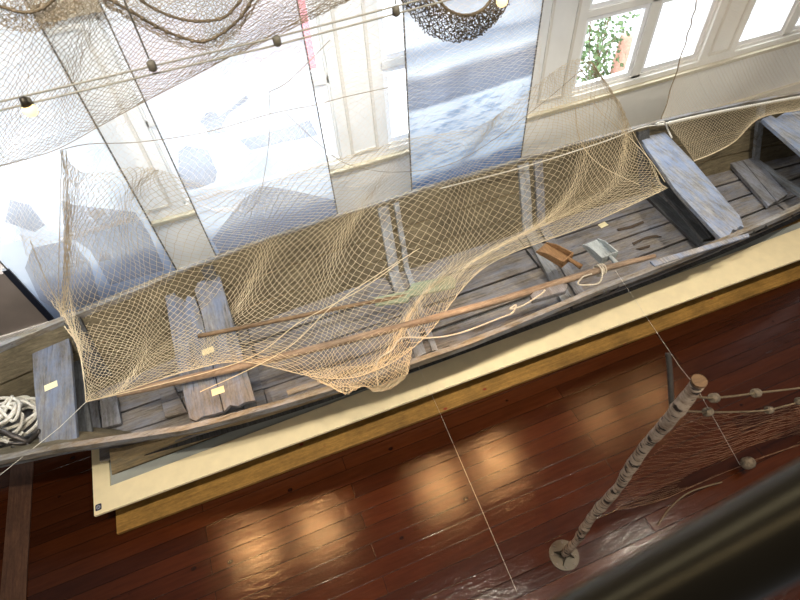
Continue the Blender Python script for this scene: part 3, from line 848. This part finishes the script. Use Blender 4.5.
for pts in ([(0, 166, Yk(3.0)), (30, 158, Yk(3.0)), (60, 148, Yk(3.0)), (100, 126, Yk(2.95)), (140, 104, Yk(2.9)), (190, 78, Yk(2.85)), (235, 54, Yk(2.8)), (300, 20, Yk(2.75)), (340, -10, Yk(2.7))],
            [(60, 150, Yk(3.0)), (90, 144, Yk(3.0)), (140, 142, Yk(3.0)), (207, 132, Yk(3.0)), (270, 114, Yk(3.0)), (315, 105, Yk(3.0)), (345, 97, Yk(3.0)), (400, 85, Yk(3.0))],
            [(269, 92, Yk(2.95)), (270, 125, Yk(3.0)), (266, 165, Yk(3.1)), (258, 200, Yk(3.2)), (245, 215, Yk(3.3))],
            [(269, 92, Yk(2.95)), (290, 80, Yk(2.9)), (330, 40, Yk(2.85))], [(285, 112, Yk(3.0)), (320, 145, Yk(3.1)), (350, 165, Yk(3.2)), (400, 172, Yk(3.3)), (460, 160, Yk(3.3)), (540, 105, Yk(3.3)), (625, 30, Yk(3.3))],
            [(60, 150, Yk(3.0)), (66, 180, Yk(3.05)), (66, 236, Yk(3.2))]):
    hp.tube(cat(g2w([pts])[0], 8), .0022, 4)
hp.build('head_rope', M['netp'], net_up)
# denser brown net on the upper left, above its rope edge
up2 = [
 [(-60, -90, Yk(2.6)), (40, -90, Yk(2.6)), (120, -90, Yk(2.6)), (220, -90, Yk(2.6)), (320, -90, Yk(2.6)), (420, -90, Yk(2.6))],
 [(-60, 40, Yk(2.65)), (40, 20, Yk(2.65)), (120, 10, Yk(2.65)), (220, -5, Yk(2.65)), (310, -20, Yk(2.65)), (400, -40, Yk(2.65))],
 [(-50, 185, Yk(2.9)), (40, 154, Yk(2.9)), (110, 120, Yk(2.85)), (200, 72, Yk(2.8)), (290, 30, Yk(2.72)), (370, -10, Yk(2.7))],
]
net_d, _ = net('fishing_net', g2w(up2), 78, 48, .0013, M['netp'], 'grey brown net hanging from above at the upper left behind the lamp cable', jit=.004, warp=.6)
# hanging swags with floats
def swag(pxs, Y, mat, rr, every, fr_r, label, nett=None):
    p = cat([aty(a, b, Y) for a, b in pxs], 10)
    e = empty('net_swag', p[len(p)//2], label, 'net')
    MB().tube(p, rr, 6).build('float_rope', mat, e, smooth=True)
    # floats threaded on the rope
    acc = 0; k = 0
    for i in range(1, len(p)):
        acc += (p[i]-p[i-1]).length
        if acc > every:
            acc = 0; d = (p[i]-p[i-1]).normalized()
            MB().tube([p[i]-d*fr_r*1.1, p[i]-d*fr_r*.5, p[i]+d*fr_r*.5, p[i]+d*fr_r*1.1], [fr_r*.6, fr_r, fr_r, fr_r*.6], 8).build('float', M['cork'], e, smooth=True)
    return e
swag([(100, -6), (134, 13), (161, 29), (190, 40), (205, 41), (221, 34), (240, 18), (255, -6)], 2.55, M['ropeb'], .006, .045, .009, 'brown float rope swag sagging lowest at the top left')
swag([(130, -10), (145, 3), (163, 13), (185, 20), (206, 21), (226, 16), (246, -6)], 2.5, M['ropeb'], .006, .05, .0085, 'brown float rope swag sagging just above the lowest one')
swag([(-20, -2), (0, 6), (20, 12), (36, 11), (50, 3), (60, -10)], 2.55, M['ropeb'], .006, .05, .008, 'brown float rope swag at the top left corner')
e = swag([(425, -20), (436, -4), (447, 9), (462, 15), (476, 13), (488, 4), (500, -18)], 2.6, M['ropeb'], .008, .04, .009, 'thick bundled brown net swag sagging in front of the water banner')
fold, _ = net('bundled_net', g2w([[(415, -25, Yk(2.6)), (430, -2, Yk(2.58)), (445, 9, Yk(2.58)), (462, 15, Yk(2.58)), (478, 13, Yk(2.58)), (492, 3, Yk(2.58)), (506, -20, Yk(2.6))],
                               [(405, -20, Yk(2.62)), (422, 5, Yk(2.6)), (440, 20, Yk(2.6)), (462, 28, Yk(2.6)), (480, 24, Yk(2.6)), (496, 10, Yk(2.6)), (512, -18, Yk(2.62))],
                               [(390, -15, Yk(2.7)), (415, 20, Yk(2.7)), (436, 38, Yk(2.7)), (460, 42, Yk(2.7)), (482, 34, Yk(2.7)), (500, 16, Yk(2.7)), (518, -15, Yk(2.7))]]), 60, 14, .0022, M['ropeb'], None, jit=.009)
for k in ('label', 'category'):
    if k in fold: del fold[k]
fold.parent = e; fold.location = -Vector(e.location)
e2 = [o for o in col.objects if o.get('label', '').startswith('brown float rope swag')]
for q, (rows_, par) in enumerate((([[(100, -25), (140, -10), (190, -2), (225, -8), (255, -25)], [(100, -4), (134, 14), (192, 38), (228, 28), (256, -4)], [(105, 5), (134, 22), (192, 50), (232, 38), (262, -2)]], e2[0]),
                                  ([[(-20, -25), (10, -20), (40, -22), (60, -30), (80, -40)], [(-20, -2), (8, 8), (32, 11), (52, 2), (70, -12)], [(-20, 12), (8, 28), (36, 32), (60, 22), (85, 5)]], e2[2]))):
    f2, _ = net('bundled_net', g2w([[(a, b, Yk(2.56)) for a, b in r] for r in rows_]), 36, 12, .0014, M['netp'], None, jit=.008)
    for k in ('label', 'category'):
        if k in f2: del f2[k]
    f2.parent = par; f2.location = -Vector(par.location)

# fine curtain net at the right
fine = [[(710, -60, Yk(3.72)), (800, -85, Yk(3.72)), (900, -110, Yk(3.72))], [(697, 0, Yk(3.72)), (790, -20, Yk(3.72)), (880, -40, Yk(3.72))],
        [(683, 50, Yk(3.72)), (765, 35, Yk(3.72)), (850, 15, Yk(3.72))], [(659, 127, Yk(3.72)), (735, 112, Yk(3.72)), (815, 92, Yk(3.72))]]
nf, Sf = net('curtain_net', g2w(fine), 52, 62, .0018, M['netw'], 'fine cream mesh net curtain hanging by the right hand windows', jit=.003)
hp = MB(); hp.tube([Sf(0, k/40)+Vector((.008*math.sin(k*1.3), 0, 0)) for k in range(41)], .006, 5); hp.build('border_cord', M['netp'], nf)
# net on the far gunwale at the right
gn = [[(668, 125, 1.08), (700, 117, 1.08), (735, 109.5, 1.08), (770, 103, 1.09), (800, 98, 1.1), (830, 93, 1.1)],
      [(680, 140, .98), (706, 138, .95), (735, 128, .96), (764, 113, 1.0), (800, 105, 1.03), (830, 100, 1.03)],
      [(694, 161, .86), (714, 153, .86), (735, 141, .86), (760, 118, .95), (800, 110, .98), (830, 105, .98)]]
ng, Sg = net('fishing_net', g2w(gn), 52, 14, .0013, M['net'], 'small fine brown net slung under the far gunwale between the two right hand seats', jit=.002)
hp = MB(); hp.tube([Sg(k/60, 1) for k in range(61)], .006, 5); hp.build('head_rope', M['net'], ng)
rp = MB(); ln = []
ln = cat([atz(440, 188.5, 1.07), atz(520, 168, 1.07), atz(600, 143, 1.07), atz(640, 128, 1.08), atz(664, 124, 1.08), atz(700, 116, 1.08), atz(740, 108, 1.08), atz(800, 97, 1.1), atz(840, 91, 1.1)], 12)
rp.tube(ln, [.005 if k < 45 else .011 for k in range(len(ln))], 6)
for k in range(50, len(ln)-1):   # lashing turns
    d = (ln[k+1]-ln[k]).normalized()
    for s in range(2):
        c = ln[k].lerp(ln[k+1], s*.5); rp.tube([c+Vector((0, .014*math.cos(a*PI/3), .014*math.sin(a*PI/3))) for a in range(7)], .004, 4)
rp.tube(cat([atz(656, 124, 1.1), atz(664, 122, 1.14), atz(668, 130, 1.0), atz(672, 138, .95)]), .008, 6)
tag(rp.build('gunwale_rope', M['rope'], smooth=True), 'white rope lashed along the far gunwale of the boat', 'rope')

# ------------------------------------------------------------------ lamp cable
cb_ = empty('lamp_cable', aty(277, 41, 2.4), 'thin double metal lamp cable strung across the upper left', 'cable lighting')
for s in (-.016, .016):
    MB().tube([aty(-160, 146, 2.4)+Vector((0, 0, s)), aty(0, 106, 2.4)+Vector((0, 0, s)), aty(277, 41, 2.4)+Vector((0, 0, s)), aty(434, 0, 2.4)+Vector((0, 0, s)), aty(900, -120, 2.4)+Vector((0, 0, s))], .0045, 6).build('wire', M['chrome'], cb_)
for (a, b) in ((152, 66), (277, 41), (396, 11), (28, 103)):
    c = aty(a, b, 2.39)
    MB().tube([c+Vector((0, 0, -.022)), c+Vector((0, 0, -.015)), c+Vector((0, 0, .015)), c+Vector((0, 0, .022))], [.010, .018, .018, .010], 12).build('clamp', M['clampm'], cb_, smooth=True)
c = aty(152, 66, 2.4)
tag(MB().tube([c+Vector((0, 0, .03)), c+Vector((0, 0, 1.5))], .0038, 6).build('hanger_wire', M['clampm']), 'dark vertical hanger wire holding up the lamp cable', 'wire')
c = aty(396, 11, 2.4)
tag(MB().tube([c+Vector((0, 0, .03)), c+Vector((0, 0, 1.5))], .004, 6).build('hanger_wire', M['chrome']), 'thin grey vertical hanger wire above the water banner edge', 'wire')
for (a, b, lb) in ((30, 110, 'small glowing bulb hanging from the left end of the lamp cable'), (502, 1, 'round glowing bulb at the top beside the net swag')):
    c = aty(a, b, 2.38); e = empty('lamp_bulb', c, lb, 'lamp')
    MB().tube([c+Vector((0, 0, .055)), c+Vector((0, 0, .02))], [.012, .02], 10).build('socket', M['steel'], e, smooth=True)
    MB().ball(c+Vector((0, 0, 0)), .028, 14).build('bulb', M['bulb'], e, smooth=True)

# ------------------------------------------------------------------ birch post with net
PX, PY = 1.262, .60
bp_ = empty('birch_post', (PX, PY, 0), 'pale birch trunk post standing on a round steel floor plate', 'post')
pts = []; rs = []
PT = atz(697, 382, 2.44)
for k in range(60):
    z = .02+2.42*k/59; t = z/2.44
    pts.append((PX+(PT.x-PX)*t+.006*math.sin(z*6)+.003*math.sin(z*19), PY+(PT.y-PY)*t+.005*math.cos(z*7), z))
    r_ = .0265+.0015*math.sin(z*31)+.002*math.sin(z*12.3)
    if k in (12, 24, 25, 37, 48, 54): r_ += .004
    if z > 2.3: r_ += .002
    rs.append(r_)
MB().tube(pts, rs, 16).build('trunk', M['birch'], bp_, smooth=True)
cap = MB().tube([(pts[-1][0], pts[-1][1], 2.435), (pts[-1][0], pts[-1][1], 2.447)], .028, 16); cap.build('cut_end', wood('cut_wood', srgb(84, 64, 44), srgb(120, 92, 64), 'x', None), bp_)
MB().tube([(PX, PY, 0), (PX, PY, .01)], .105, 32).build('base_plate', M['steel'], bp_)
for a in range(8):
    an_ = a*PI/4+.4
    MB().tube([(PX+.085*math.cos(an_), PY+.085*math.sin(an_), .01), (PX+.085*math.cos(an_), PY+.085*math.sin(an_), .017)], .007, 6).build('bolt', M['iron'], bp_)
for a in range(4):
    an_ = a*PI/2+.9; u = Vector((math.cos(an_), math.sin(an_), 0)); w = Vector((-u.y, u.x, 0))*.003; c = Vector((PX, PY, .01))
    MB().prism([c+u*.03-w, c+u*.075-w, c+u*.03-w+Vector((0, 0, .07))], w*2).build('bracket', M['steel'], bp_)
br_ = MB().tube(cat([aty(674, 414, .585), aty(672, 407, .60), atz(671, 392, 2.24), atz(670, 372, 2.29), atz(668, 353, 2.34)]), [.011]*33, 8)
br_.build('side_branch', M['branchd'], bp_, smooth=True)
# float lines
net_r = [
 [(690, 411, Yk(.6)), (730, 413, Yk(.6)), (768, 410, Yk(.6)), (800, 402, Yk(.6)), (850, 390, Yk(.6))],
 [(655, 448, Yk(.62)), (705, 448, Yk(.66)), (760, 432, Yk(.66)), (810, 418, Yk(.68)), (860, 402, Yk(.7))],
 [(625, 487, Yk(.66)), (680, 478, Yk(.72)), (745, 458, Yk(.78)), (812, 432, .1), (862, 415, .1)],
 [(612, 512, .25), (662, 500, .10), (730, 470, .06), (815, 440, .05), (865, 422, .05)]]
nr, Sr = net('fishing_net', g2w(net_r), 7, 30, .0009, M['netb'], 'dark brown net hanging from float lines beside the birch post', jit=.007, warp=1.0)
lines = [[(697, 397), (713, 398), (735, 396), (757, 393), (800, 388), (850, 381)], [(684, 411), (707, 412), (735, 412), (768, 410), (800, 402), (850, 390)]]
for i, lp in enumerate(lines):
    p = cat([aty(a, b, .6) for a, b in lp], 8)
    MB().tube(p, .005, 6).build('float_line', M['ropeb'], nr, smooth=True)
for (a, b) in ((714, 398), (756, 393), (708, 412), (769, 410), (799, 401), (748, 463)):
    c = aty(a, b, .6) if b < 450 else atz(a, b, .12)
    d = Vector((.8, 0, -.45)).normalized(); r_ = .021 if b < 450 else .045
    MB().tube([c-d*r_*.9, c-d*r_*.7, c+d*r_*.7, c+d*r_*.9], [r_*.8, r_, r_, r_*.8], 12).build('float', M['corkl'], nr, smooth=True)
MB().tube(cat([atz(658, 525, .03), atz(670, 508, .03), atz(690, 492, .04), atz(722, 482, .05)]), .005, 5).build('hem_rope', M['ropeb'], nr)

# fishing lines (thin threads)
def thread(name, pts, label, r=.0009):
    tag(MB().tube(pts, r, 4).build(name, M['rope']), label, 'thread')
thread('thin_thread', [atz(615, 270, 1.05), aty(680, 367, 1.0), aty(697, 388, .62), aty(740, 465, .55)], 'thin pale thread running from the grey bailer past the birch post top')
thread('thin_thread', [atz(412, 352, 1.07), atz(440, 413, .05), atz(517, 592, .01)], 'thin pale thread running from the net fold down to the floor')
thread('thin_thread', [atz(86, 402, .97), atz(60, 427, 1.0), atz(0, 475, 1.06), atz(-40, 505, 1.06)], 'thin pale thread running from the net corner over the left seat', .002)

# ------------------------------------------------------------------ gallery rail close to the lens
rz = H-.45
def rl(a, b, z): return atz(a, b, z)
e = empty('handrail', rl(760, 520, rz), 'dark rounded handrail very close and out of focus at lower right', 'handrail')
p0 = rl(560, 648, H-.56); p1 = rl(830, 502, H-.43); d = (p1-p0).normalized()
MB().tube([p0-d*1.2, p0, p1, p1+d*2.0], .034, 32).build('rail', M['rail'], e, smooth=True)

# ------------------------------------------------------------------ lights
def area(name, loc, target, sx, sy, power, c, spread=0):
    l = bpy.data.lights.new(name, 'AREA'); l.shape = 'RECTANGLE'; l.size = sx; l.size_y = sy; l.energy = power; l.color = c
    if spread: l.spread = math.radians(spread)
    o = bpy.data.objects.new(name, l); o.location = loc
    o.rotation_euler = (Vector(target)-Vector(loc)).to_track_quat('-Z', 'Y').to_euler(); col.objects.link(o); return o
area('sky_light', (2, 8.5, 6.5), (2, 2.6, .8), 14, 4, 2400, (.86, .93, 1))
area('yard_light', (2, 12, 9), (2, 12, 0), 24, 12, 7000, (.92, .96, 1))
def spot(loc, tgt, power, c, ang=75, rad=.06, blend=.6):
    l = bpy.data.lights.new('spot', 'SPOT'); l.energy = power; l.color = c; l.spot_size = math.radians(ang); l.spot_blend = blend; l.shadow_soft_size = rad
    o = bpy.data.objects.new('ceiling_spot', l); o.location = loc; o.rotation_euler = (Vector(tgt)-Vector(loc)).to_track_quat('-Z', 'Y').to_euler(); col.objects.link(o)
for x in (-1.2, 1.4, 4.2): spot((x, .4, 6.0), (x, 2.1, 0), 620, (1, .9, .74), 70, .06)
for (px, py) in ((255, 550), (320, 528), (440, 487), (495, 463), (600, 420), (650, 400)):
    P = atz(px, py, 0); q = P*(1+3.0/4.2); q.z = 3.0
    spot(q, P, 120 if px < 550 else 36, (1, .52, .2), 50, .08, .9)
area('hall_fill', (1.5, .4, 6.1), (1.5, 3.0, .6), 9, .3, 70, (1, .94, .86))  # added fill brightening wall and boat, no known lamp here
area('glare_fill', (-.3, 2.3, 4.9), (-.3, 4.3, 1.8), 5, .5, 62, (.93, .96, 1), 70)  # added lamp whitening left wall and banners, stands in for window glare
area('hull_fill', (1.2, -1.2, 3.0), (1.2, 2.0, .6), 8, .3, 12, (1, .9, .74), 90)  # added front fill for the dark near side of the hull
w = bpy.data.worlds.new('w'); scn.world = w; w.use_nodes = True
w.node_tree.nodes['Background'].inputs[0].default_value = (.95, .95, 1, 1); w.node_tree.nodes['Background'].inputs[1].default_value = .2

# ------------------------------------------------------------------ camera
cam = bpy.data.cameras.new('camera'); co = bpy.data.objects.new('camera', cam); col.objects.link(co)
rt = R @ Vector((1, 0, 0)); upv = R @ Vector((0, -1, 0)); bk = R @ Vector((0, 0, -1))
co.matrix_world = Matrix(((rt.x, upv.x, bk.x, EYE.x), (rt.y, upv.y, bk.y, EYE.y), (rt.z, upv.z, bk.z, EYE.z), (0, 0, 0, 1)))
cam.sensor_width = 36; cam.lens = F/800*36; cam.clip_start = .02
cam.dof.use_dof = True; cam.dof.focus_distance = 4.0; cam.dof.aperture_fstop = 3.2
scn.camera = co
scn.view_settings.view_transform = 'Standard'
scn.view_settings.exposure = 0
